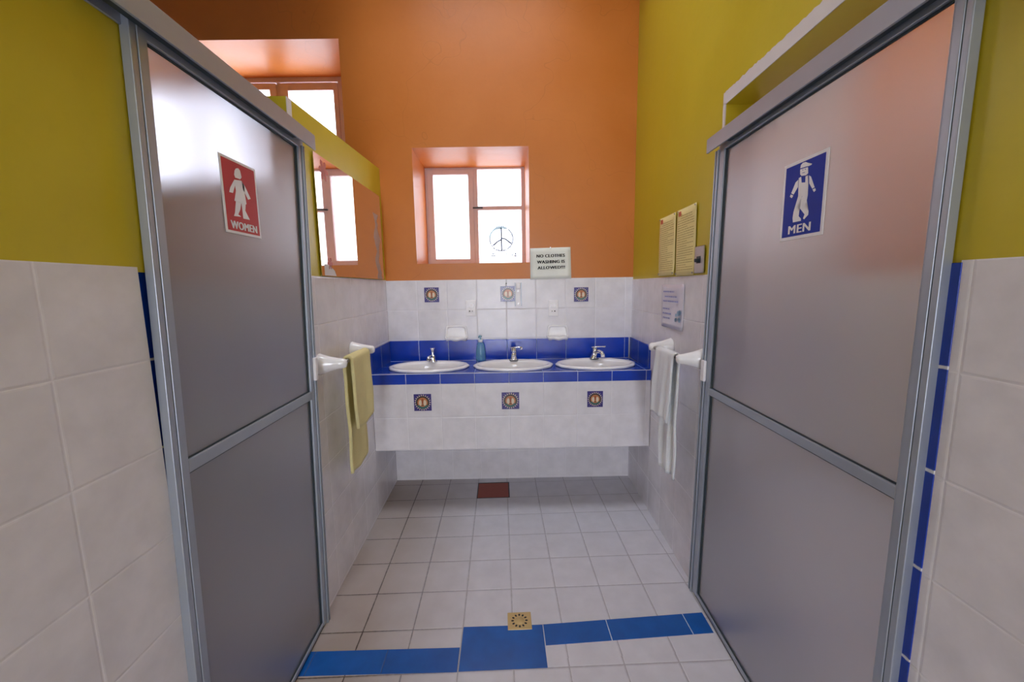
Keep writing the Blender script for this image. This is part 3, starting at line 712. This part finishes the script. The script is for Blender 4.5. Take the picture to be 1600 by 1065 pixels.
# ------------------------------------------------------------------ soap dishes
def soap_dish(x0, x1, zb, zt, label):
    xc = (x0+x1)/2; w_ = (x1-x0)/2
    r = thing('soap_dish', label, 'soap dish', WB(xc, 0, zb), 'ceramic soap dishes above the counter')
    def rr(hw, hh, zc, n=8, e=0.018):
        o = []
        for (sx, sz) in ((1, 1), (-1, 1), (-1, -1), (1, -1)):
            for k_ in range(n+1):
                a = {(1, 1): 0, (-1, 1): PI/2, (-1, -1): PI, (1, -1): 1.5*PI}[(sx, sz)] + k_*PI/2/n
                ww = hw if sz < 0 else hw*0.92
                o.append((xc+sx*(ww-e)+e*math.cos(a), zc+sz*(hh-e)+e*math.sin(a)))
        return o
    zc = (zb+zt)/2; hh = (zt-zb)/2
    mb = MB()
    ring = lambda hw, h_, o, dz=0: [WB(a, o, z+dz) for a, z in rr(hw, h_, zc)]
    mb.rings([ring(w_, hh, 0.0), ring(w_, hh, 0.010), ring(w_*0.97, hh*0.96, 0.014), ring(w_*0.84, hh*0.80, 0.012), ring(w_*0.80, hh*0.74, 0.004)], True, True)
    put('back_plate', mb, 'ceramic', r, weld=False)
    # projecting tray: half oval lip with a hollow
    mb = MB(); n = 20; R = []
    for sc, z in ((0.86, zb+0.012), (0.95, zb+0.004), (0.99, zb+0.016), (0.99, zb+0.026), (0.93, zb+0.029), (0.86, zb+0.026), (0.80, zb+0.014)):
        rg = []
        for k_ in range(n+1):
            t = PI*k_/n; rg.append(WB(xc+w_*sc*math.cos(t)*0.97, 0.008+0.058*sc*math.sin(t)**0.7, z+0.003*math.cos(6*t)))
        R.append(rg)
    mb.rings(R, False, False, closed=False); mb.add(R[0], [tuple(range(n+1))]); mb.add(R[-1], [tuple(range(n+1))])
    put('tray', mb, 'ceramic', r, weld=False)
soap_dish(-0.378, -0.220, 1.000, 1.102, 'white ceramic soap dish on the wall, left of the blue soap bottle')
soap_dish(0.314, 0.464, 0.994, 1.095, 'white ceramic soap dish on the wall, right of the middle basin')

# ------------------------------------------------------------------ outlets
def outlet(x0, x1, z0, z1, label, flip):
    xc = (x0+x1)/2
    r = thing('wall_outlet', label, 'outlet', WB(xc, 0, z0), 'switch and socket plates above the counter')
    mb = MB(); mb.box(x0, x1, 0, 0.007, z0, z1, WB); put('plate', mb, 'white_plastic', r, bevel=0.003)
    h = z1-z0
    mb = MB(); mb.box(xc-0.018, xc+0.018, 0.006, 0.0085, z1-0.048, z1-0.022, WB); a = put('surround', mb, 'steel', r)
    a['label'] = 'grey joint line round the rocker'
    mb = MB(); mb.prism([(xc-0.016, z1-0.046), (xc+0.016, z1-0.046), (xc+0.016, z1-0.024), (xc-0.016, z1-0.024)], 0.008, 0.011, WB); put('rocker_switch', mb, 'white_plastic', r, bevel=0.001)
    mb = MB(); mb.box(xc-0.019, xc+0.019, 0.006, 0.0085, z0+0.022, z0+0.046, WB); so = put('socket', mb, 'white_plastic', r, bevel=0.002)
    for sx in (-1, 1):
        big = (sx < 0) != flip
        q = 0.0048 if big else 0.0022
        mb = MB(); n = 14
        cxx = xc+sx*0.009; czz = z0+0.034
        mb.prism([(cxx+q*math.cos(2*PI*i/n), czz+(0.0048)*math.sin(2*PI*i/n)) for i in range(n)], 0.0084, 0.0089, WB); put('socket_hole', mb, 'black', so)
outlet(-0.230, -0.160, 1.165, 1.273, 'white switch and socket plate on the tiles, above left of the soap bottle', False)
outlet(0.328, 0.394, 1.156, 1.264, 'white switch and socket plate on the tiles, below left of the right upper sun tile', True)

# ------------------------------------------------------------------ metal bracket
r = thing('wall_bracket', 'narrow white metal bracket with two screws beside the middle sun tile', 'bracket', WB(0.125, 0, 1.228))
mb = MB(); mb.box(0.101, 0.148, 0.0, 0.010, 1.228, 1.385, WB); put('plate', mb, 'white_plastic', r, bevel=0.002)
mb = MB(); mb.box(0.101, 0.107, 0.010, 0.016, 1.228, 1.385, WB); mb.box(0.142, 0.148, 0.010, 0.016, 1.228, 1.385, WB); put('flange', mb, 'alu', r, bevel=0.001)
mb = MB(); mb.box(0.109, 0.140, 0.010, 0.024, 1.345, 1.382, WB); put('clip', mb, 'white_plastic', r, bevel=0.004)
for z in (1.328, 1.245):
    mb = MB(); n = 12; mb.prism([(0.124+0.005*math.cos(2*PI*i/n), z+0.005*math.sin(2*PI*i/n)) for i in range(n)], 0.010, 0.012, WB); put('screw', mb, 'steel', r)

mb = MB(); mb.tube([WB(0.046, -0.001, 1.3800), WB(0.046, 0.012, 1.3800)], [0.0035, 0.0035], 8)
tag(put('wall_nail', mb, 'black', None, loc=WB(0.046, 0, 1.378)), 'tiny dark nail in the tiles just above the middle upper sun tile', 'nail')
# ------------------------------------------------------------------ sun tiles
def sun(x0, x1, z0, z1, W, label, cheek='sun_cream', nose='sun_nose'):
    xc, zc = (x0+x1)/2, (z0+z1)/2; s = (x1-x0)/2
    r = thing('sun_tile', label, 'decorative tile', W(xc, 0, z0), 'painted sun face tiles')
    disc = lambda rad, n=28, a0=0, a1=2*PI: [(xc+rad*s*math.cos(a0+(a1-a0)*i/n), zc+rad*s*math.sin(a0+(a1-a0)*i/n)) for i in range(n)]
    mb = MB(); mb.box(x0, x1, 0.0, 0.003, z0, z1, W); put('square', mb, 'sun_blue', r, bevel=0.0008)
    mb = MB(); nr = 22
    for k_ in range(nr):
        t = 2*PI*k_/nr; d = PI/nr*0.62
        p = lambda rad, a: (xc+rad*s*math.cos(a), zc+rad*s*math.sin(a))
        mb.prism([p(0.76, t-d), p(0.76, t+d), p(0.97, t+d*0.1), p(0.97, t-d*0.1)], 0.003, 0.0036, W)
    put('rays', mb, 'sun_cream', r)
    mb = MB(); mb.prism(disc(0.76), 0.003, 0.0040, W); put('ring', mb, 'sun_dark', r)
    mb = MB(); mb.prism(disc(0.60), 0.004, 0.0048, W); fc = put('face', mb, 'sun_orange', r)
    for sx in (-1, 1):
        mb = MB(); mb.prism([(xc+sx*(0.27*s)+0.17*s*math.cos(2*PI*i/16), zc-0.02*s+0.34*s*math.sin(2*PI*i/16)*(1-0.15*sx*math.cos(2*PI*i/16))) for i in range(16)], 0.0048, 0.0058, W)
        put('cheek', mb, cheek, fc)
    mb = MB(); mb.prism([(xc-0.07*s, zc+0.42*s), (xc+0.07*s, zc+0.42*s), (xc+0.11*s, zc-0.12*s), (xc-0.11*s, zc-0.12*s)], 0.0048, 0.0066, W); put('nose', mb, nose, fc)
    mb = MB(); mb.prism([(xc-0.15*s, zc-0.27*s), (xc+0.15*s, zc-0.27*s), (xc+0.09*s, zc-0.35*s), (xc-0.09*s, zc-0.35*s)], 0.0058, 0.0064, W); put('mouth', mb, 'sun_dark', fc)
    mb = MB(); p = [(xc+0.72*s*math.cos(a), zc+0.72*s*math.sin(a)) for a in [PI*1.18+PI*0.64*i/12 for i in range(13)]] + [(xc+0.50*s*math.cos(a), zc+0.50*s*math.sin(a)) for a in [PI*1.82-PI*0.64*i/12 for i in range(13)]]
    mb.prism(p, 0.0040, 0.0050, W); put('collar', mb, 'sun_teal', r)
U, A = 'upper row on the back wall', 'lower row on the counter apron'
sun(-0.505, -0.407, 1.263, 1.361, WB, 'sun face tile below the left side of the window, leftmost above the basins')
sun(0.006, 0.106, 1.260, 1.361, WB, 'sun face tile above the middle basin, touching the white metal bracket')
sun(0.501, 0.597, 1.251, 1.346, WB, 'sun face tile below the white notice, rightmost above the basins')
FA = lambda x, o, z: FX(x, o, z)
sun(-0.514, -0.412, 0.644, 0.745, FA, 'sun face tile on the counter apron nearest the yellow towel')
sun(0.000, 0.102, 0.645, 0.746, FA, 'pale sun face tile in the middle of the counter apron')
sun(0.502, 0.594, 0.648, 0.744, FA, 'sun face tile on the counter apron nearest the pale blue towel')

# ------------------------------------------------------------------ notices
def sheet(a0, a1, z0, z1, W, o, curl, n=10):
    pts = []
    for i in range(n+1):
        v_ = i/n; row = []
        for j in range(n+1):
            u = j/n
            row.append(W(a0+(a1-a0)*u, o+curl*(0.5+0.5*math.sin(u*4.2+v_*2.6)) + curl*1.5*max(0, 0.18-v_)*u*4, z0+(z1-z0)*v_))
        pts.append(row)
    return MB().grid(pts)
r = thing('paper_notice', 'white paper notice about clothes washing, taped beside the window', 'notice', WB(0.34, 0, 1.403))
tilt = lambda u, v_, d: WB(0.208+0.268*u+0.006*(1-v_)*(1 if u > .5 else 0), d, 1.402+0.205*v_+0.005*u)
mb = MB(); mb.grid([[tilt(j/8, i/8, 0.0015+0.002*math.sin(j*0.8)**2) for j in range(9)] for i in range(9)]); put('sheet', mb, 'paper', r, solid=0.0006)
mb = MB()
for row, (t, u0, u1, vc) in enumerate((('NO CLOTHES', 0.155, 0.855, 0.745), ('WASHING IS', 0.165, 0.850, 0.555), ('ALLOWED!!!', 0.180, 0.850, 0.370))):
    v, f = text2d(t, 0.0, 1.12, 0.010)
    nl = len(v)//5; mb = MB()
    mb.add([tilt(u0+(u1-u0)*p[0], vc-0.048+0.096*p[1], 0.0046+0.00012*(i//nl)) for i, p in enumerate(v)], f)
    put('text_line', mb, 'ink', r, recalc=False, weld=False)
mb = MB(); mb.prism([(0.338, 1.602), (0.346, 1.602), (0.346, 1.614), (0.338, 1.614)], 0.0045, 0.0065, WB); put('pin', mb, 'steel', r)

def word_rows(mb, a0, a1, rows, h, W, o, fill=0.6, seed=1):
    q = random.Random(seed); s = 1 if a1 > a0 else -1; L = abs(a1-a0)
    for z, f0, f1 in rows:
        x = f0*L
        while x < f1*L:
            wd = q.uniform(0.006, 0.020)
            e = min(x+wd, f1*L)
            mb.quad([W(a0+s*x, o, z), W(a0+s*e, o, z), W(a0+s*e, o, z+h), W(a0+s*x, o, z+h)]); x = e+0.004
def yellow_paper(a0, a1, z0, z1, label, seed, skew):
    W = lambda y, o, z: WR(y, o, z+skew*(y-a1))
    r = thing('paper_notice', label, 'notice', WR((a0+a1)/2, 0, z0), 'yellow notices on the right wall')
    put('sheet', sheet(a0, a1, z0, z1, W, 0.0015, 0.004), 'paper_yellow', r, solid=0.0006)
    q = random.Random(seed); rows = []
    n = 24
    for i in range(n):
        z = z1-0.035-i*(z1-z0-0.05)/n
        rows.append((z, 0.22 if i < 2 else 0.07, (0.85 if i < 2 else q.choice((0.95, 0.93, 0.94, 0.6)))))
    mb = MB(); word_rows(mb, a0, a1, rows, 0.0028, W, 0.0075, seed=seed); put('text_print', mb, 'ink_brown', r, recalc=False, weld=False)
    mb = MB(); e = a0+(a1-a0)*0.10; e2 = a0+(a1-a0)*0.24
    mb.quad([W(e, 0.0078, z1-0.032), W(e2, 0.0078, z1-0.032), W(e2, 0.0078, z1-0.010), W(e, 0.0078, z1-0.010)]); put('crest', mb, 'ink_red', r, recalc=False)
    for (y, z) in ((a0, z1), (a1, z1), (a0, z0), (a1, z0)):
        yy = y+(0.008 if y == min(a0, a1) else -0.008); zz = z+(-0.008 if z == z1 else 0.010)
        mb = MB(); mb.prism([(yy+0.004*math.cos(2*PI*i/8), zz+0.004*math.sin(2*PI*i/8)) for i in range(8)], 0.007, 0.010, W); put('pin', mb, 'steel', r)
yellow_paper(2.192, 1.978, 1.402, 1.703, 'yellow sheet of small print on the right wall, the one nearer the window', 3, 0.0)
yellow_paper(1.955, 1.752, 1.396, 1.703, 'yellow sheet of small print on the right wall, the one beside the switch', 5, 0.0)
r = thing('laminated_notice', 'white laminated notice on the right wall tiles under the yellow sheets', 'notice', WR(1.98, 0, 1.14))
put('sheet', sheet(2.125, 1.846, 1.137, 1.356, WR, 0.002, 0.004), 'paper_mauve', r, solid=0.0006)
mb = MB(); word_rows(mb, 2.125, 1.846, [(1.316, 0.10, 0.62), (1.291, 0.18, 0.74), (1.268, 0.10, 0.80)], 0.0075, WR, 0.0085, seed=19); put('heading_print', mb, 'ink_blue', r, recalc=False, weld=False)
mb = MB(); word_rows(mb, 2.125, 1.846, [(1.229, 0.10, 0.42), (1.205, 0.10, 0.50), (1.182, 0.12, 0.46)], 0.0075, WR, 0.0085, seed=9); put('text_print', mb, 'ink_blue', r, recalc=False, weld=False)
mb = MB(); q = random.Random(4)
for i in range(9):
    y = 1.935-0.062*q.random(); z = 1.180+0.05*q.random(); d = 0.008+0.010*q.random()
    mb.prism([(y+d*math.cos(2*PI*i_/9), z+d*0.8*math.sin(2*PI*i_/9)) for i_ in range(9)], 0.0082, 0.0084, WR)
put('printed_emblem', mb, 'ink_teal', r, weld=False)

# ------------------------------------------------------------------ wall switch
r = thing('light_switch', 'grey metal light switch plate beside the yellow sheets', 'switch', WR(1.70, 0, 1.402))
mb = MB(); mb.box(1.661, 1.747, 0, 0.007, 1.402, 1.515, WR); put('plate', mb, 'steel', r, bevel=0.003)
mb = MB(); mb.box(1.688, 1.722, 0.006, 0.009, 1.443, 1.472, WR); put('toggle_surround', mb, 'alu_dark', r)
mb = MB(); mb.box(1.700, 1.712, 0.008, 0.024, 1.448, 1.462, WR); put('toggle', mb, 'alu_dark', r, bevel=0.002)

# ------------------------------------------------------------------ mirror
MT = lambda y, o, z: WL(y, o + (y-1.765)*0.0, z)
r = thing('wall_mirror', 'old frameless mirror on the left wall above the tiles', 'mirror', WL(2.2, 0, 1.417))
def MW(y, o, z):                               # hangs very slightly turned
    return WL(y, 0.003 + 0.0095*(y-1.75)/0.9 + o, z)
my0, my1, mz0, mz1 = 1.750, 2.635, 1.417, 1.932
mb = MB(); mb.prism([(my0, mz0), (my1, mz0), (my1, mz1), (my0, mz1-0.012)], -0.0008, 0.003, MW); put('glass', mb, 'mirror', r)
mb = MB(); q = random.Random(2)
ys = [(2.50+0.02*math.sin(i*0.9)+q.uniform(-0.008, 0.008), 2.575+0.02*math.sin(i*0.6+1)+q.uniform(-0.012, 0.012), mz0+0.002+i*0.0205) for i in range(20)]
for (a, b_, z), (c_, d, z2) in zip(ys[:-1], ys[1:]):
    if q.random() < 0.12: continue
    mb.prism([(a, z), (b_, z), (d, z2), (c_, z2)], 0.003, 0.0033, MW)
w_ = put('worn_patch', mb, 'worn', r, weld=False); w_['label'] = 'long patch of flaked silvering'
def flower(y, z, rad, n, nm='flower_sticker'):
    mb = MB()
    for k_ in range(n):
        t = 2*PI*k_/n; d = 0.33
        mb.prism([(y+0.15*rad*math.cos(t-1.3), z+0.15*rad*math.sin(t-1.3)), (y+rad*0.8*math.cos(t-d), z+rad*0.8*math.sin(t-d)), (y+rad*math.cos(t), z+rad*math.sin(t)), (y+rad*0.8*math.cos(t+d), z+rad*0.8*math.sin(t+d)), (y+0.15*rad*math.cos(t+1.3), z+0.15*rad*math.sin(t+1.3))], 0.003, 0.0034, MW)
    mb.prism([(y+0.3*rad*math.cos(2*PI*i/12), z+0.3*rad*math.sin(2*PI*i/12)) for i in range(12)], 0.003, 0.0036, MW)
    o = put(nm, mb, 'flower', r, weld=False); o['label'] = 'red flower sticker'
flower(1.838, 1.866, 0.047, 6); flower(1.835, 1.472, 0.030, 6)
mb = MB(); mb.prism([(1.775, 1.419), (1.895, 1.419), (1.88, 1.442), (1.845, 1.458), (1.80, 1.468), (1.776, 1.466)], 0.003, 0.0034, MW); put('label_remnant', mb, 'bare_plaster', r)

# ------------------------------------------------------------------ towel rails and towels
def rail(W, yn, yf, z, out, label):
    r = thing('towel_rail', label, 'towel rail', W((yn+yf)/2, 0, z), 'towel rails on the side walls')
    for y in (yn, yf):
        mb = MB(); R = []
        for o, ry, rz, dz in ((0.0, 0.040, 0.044, 0), (0.006, 0.041, 0.045, 0), (0.018, 0.036, 0.040, 0), (0.05, 0.027, 0.030, 0.001), (0.085, 0.021, 0.022, 0.002), (0.104, 0.019, 0.020, 0.002), (0.112, 0.014, 0.015, 0.002), (0.114, 0.006, 0.006, 0.002)):
            R.append([W(y+ry*math.cos(2*PI*k_/24), o, z+dz+rz*math.sin(2*PI*k_/24)) for k_ in range(24)])
        mb.rings(R); put('post', mb, 'ceramic', r)
    mb = MB(); mb.tube([W(yn, out, z), W((yn+yf)/2, out, z), W(yf, out, z)], 0.008, 14); put('rod', mb, 'steel', r)
rail(WL, 1.665, 2.04, 1.050, 0.090, 'white ceramic towel rail on the left wall carrying the yellow towel')
rail(WR, 1.635, 1.985, 1.043, 0.090, 'white ceramic towel rail on the right wall carrying the pale towel')

def towel(W, label, name, mat, y0, y1, zr, out, zf, zb, amp, th, freq, spread, seed, slant=(0, 0)):
    """A sheet draped over the rod: front flap down to zf, back flap down to zb."""
    q = random.Random(seed); ph = [q.uniform(0, 6.28) for _ in range(6)]
    rr = 0.010 + th/2
    nf, nt_, nb, nc = 26, 8, 34, 40
    rows = []
    for i in range(nf+nt_+nb+1):
        if i <= nf: t = 1-i/nf; side = 1; depth = t*(zr-zf); o = out+rr; z = zr-depth; L = t
        elif i < nf+nt_: a = PI*(i-nf)/nt_; side = 0; o = out+rr*math.cos(a); z = zr+rr*math.sin(a); L = 0; depth = 0
        else: t = (i-nf-nt_)/nb; side = -1; depth = t*(zr-zb); o = out-rr; z = zr-depth; L = t
        row = []
        for j in range(nc+1):
            u = j/nc
            pinch = 1.0 + spread[0 if side >= 0 else 1]*depth
            yc = (y0+y1)/2 + (slant[0] if side >= 0 else slant[1])*depth
            y = yc + (u-0.5)*(y1-y0)*pinch
            wv = math.sin(freq*u*2*PI+ph[0]+0.8*L) * 0.6 + math.sin(freq*1.7*u*2*PI+ph[1]-0.9*L) * 0.4
            am = amp*min(1, 0.25+depth*4.0)*(0.45 if side >= 0 and freq > 1.5 else 1.0)
            if side < 0: wv *= 0.8
            zz = z + (0.010*math.sin(u*5+ph[2]) + 0.02*(u-0.5))*(L if side else 0)
            edge = 0.006*math.sin(depth*22+ph[3])*(u-0.5)*2
            row.append(W(y+edge*min(1, depth*5), max(0.012, o + wv*am + (0.004 if side > 0 else -0.002)*L), zz))
        rows.append(row)
    mb = MB(); mb.grid(rows)
    return mb
mb = towel(WL, '', '', '', 1.735, 1.965, 1.050, 0.090, 0.745, 0.535, 0.010, 0.014, 1.2, (0.15, -0.1), 3)
o = put('towel', mb, 'towel_yellow', None, loc=WL(1.85, 0.09, 0.5), solid=0.013); tag(o, 'yellow terry towel hanging over the rail on the left wall', 'towel')
mb = towel(WR, '', '', '', 1.690, 1.900, 1.043, 0.090, 0.735, 0.470, 0.016, 0.010, 2.1, (0.15, -0.25), 8, (0.12, 0.0))
o = put('towel', mb, 'towel_white', None, loc=WR(1.80, 0.09, 0.43), solid=0.008); tag(o, 'pale blue white towel hanging over the rail on the right wall', 'towel')

# ------------------------------------------------------------------ floor fittings
r = thing('floor_drain', 'square brass floor drain with a ring of slots on the blue tile', 'drain', (0.054, 1.471, 0.0))
mb = MB(); mb.box(0.006, 0.103, 1.429, 1.514, 0.0, 0.004); put('plate', mb, 'brass', r, bevel=0.0015)
for k_ in range(12):
    t = 2*PI*k_/12; cxx, cyy = 0.0545+0.0285*math.cos(t), 1.4715+0.0285*math.sin(t)
    p = [(cxx+0.0058*math.cos(a)*math.cos(t)-0.0040*math.sin(a)*math.sin(t), cyy+0.0058*math.cos(a)*math.sin(t)+0.0040*math.sin(a)*math.cos(t)) for a in [2*PI*i/10 for i in range(10)]]
    mb = MB(); mb.add([(x, y, 0.0042) for x, y in p], [tuple(range(10))]); put('slot', mb, 'black', r)
mb = MB(); mb.lathe([(0.019, 0.004), (0.018, 0.0048), (0.002, 0.0052)], (0.0545, 1.4715, 0), 24); put('boss', mb, 'brass', r)
r = thing('floor_hatch', 'reddish brown square clay cover set in the floor under the counter', 'hatch', (-0.07, 2.55, 0.0))
mb = MB(); mb.box(-0.176, 0.040, 2.448, 2.656, 0.0, 0.001); put('surround', mb, 'alu_dark', r)
mb = MB(); mb.box(-0.170, 0.033, 2.453, 2.642, 0.0008, 0.003); put('cover', mb, 'hatch', r, bevel=0.001)

for o in bpy.data.objects:
    if '_org' in o: del o['_org']
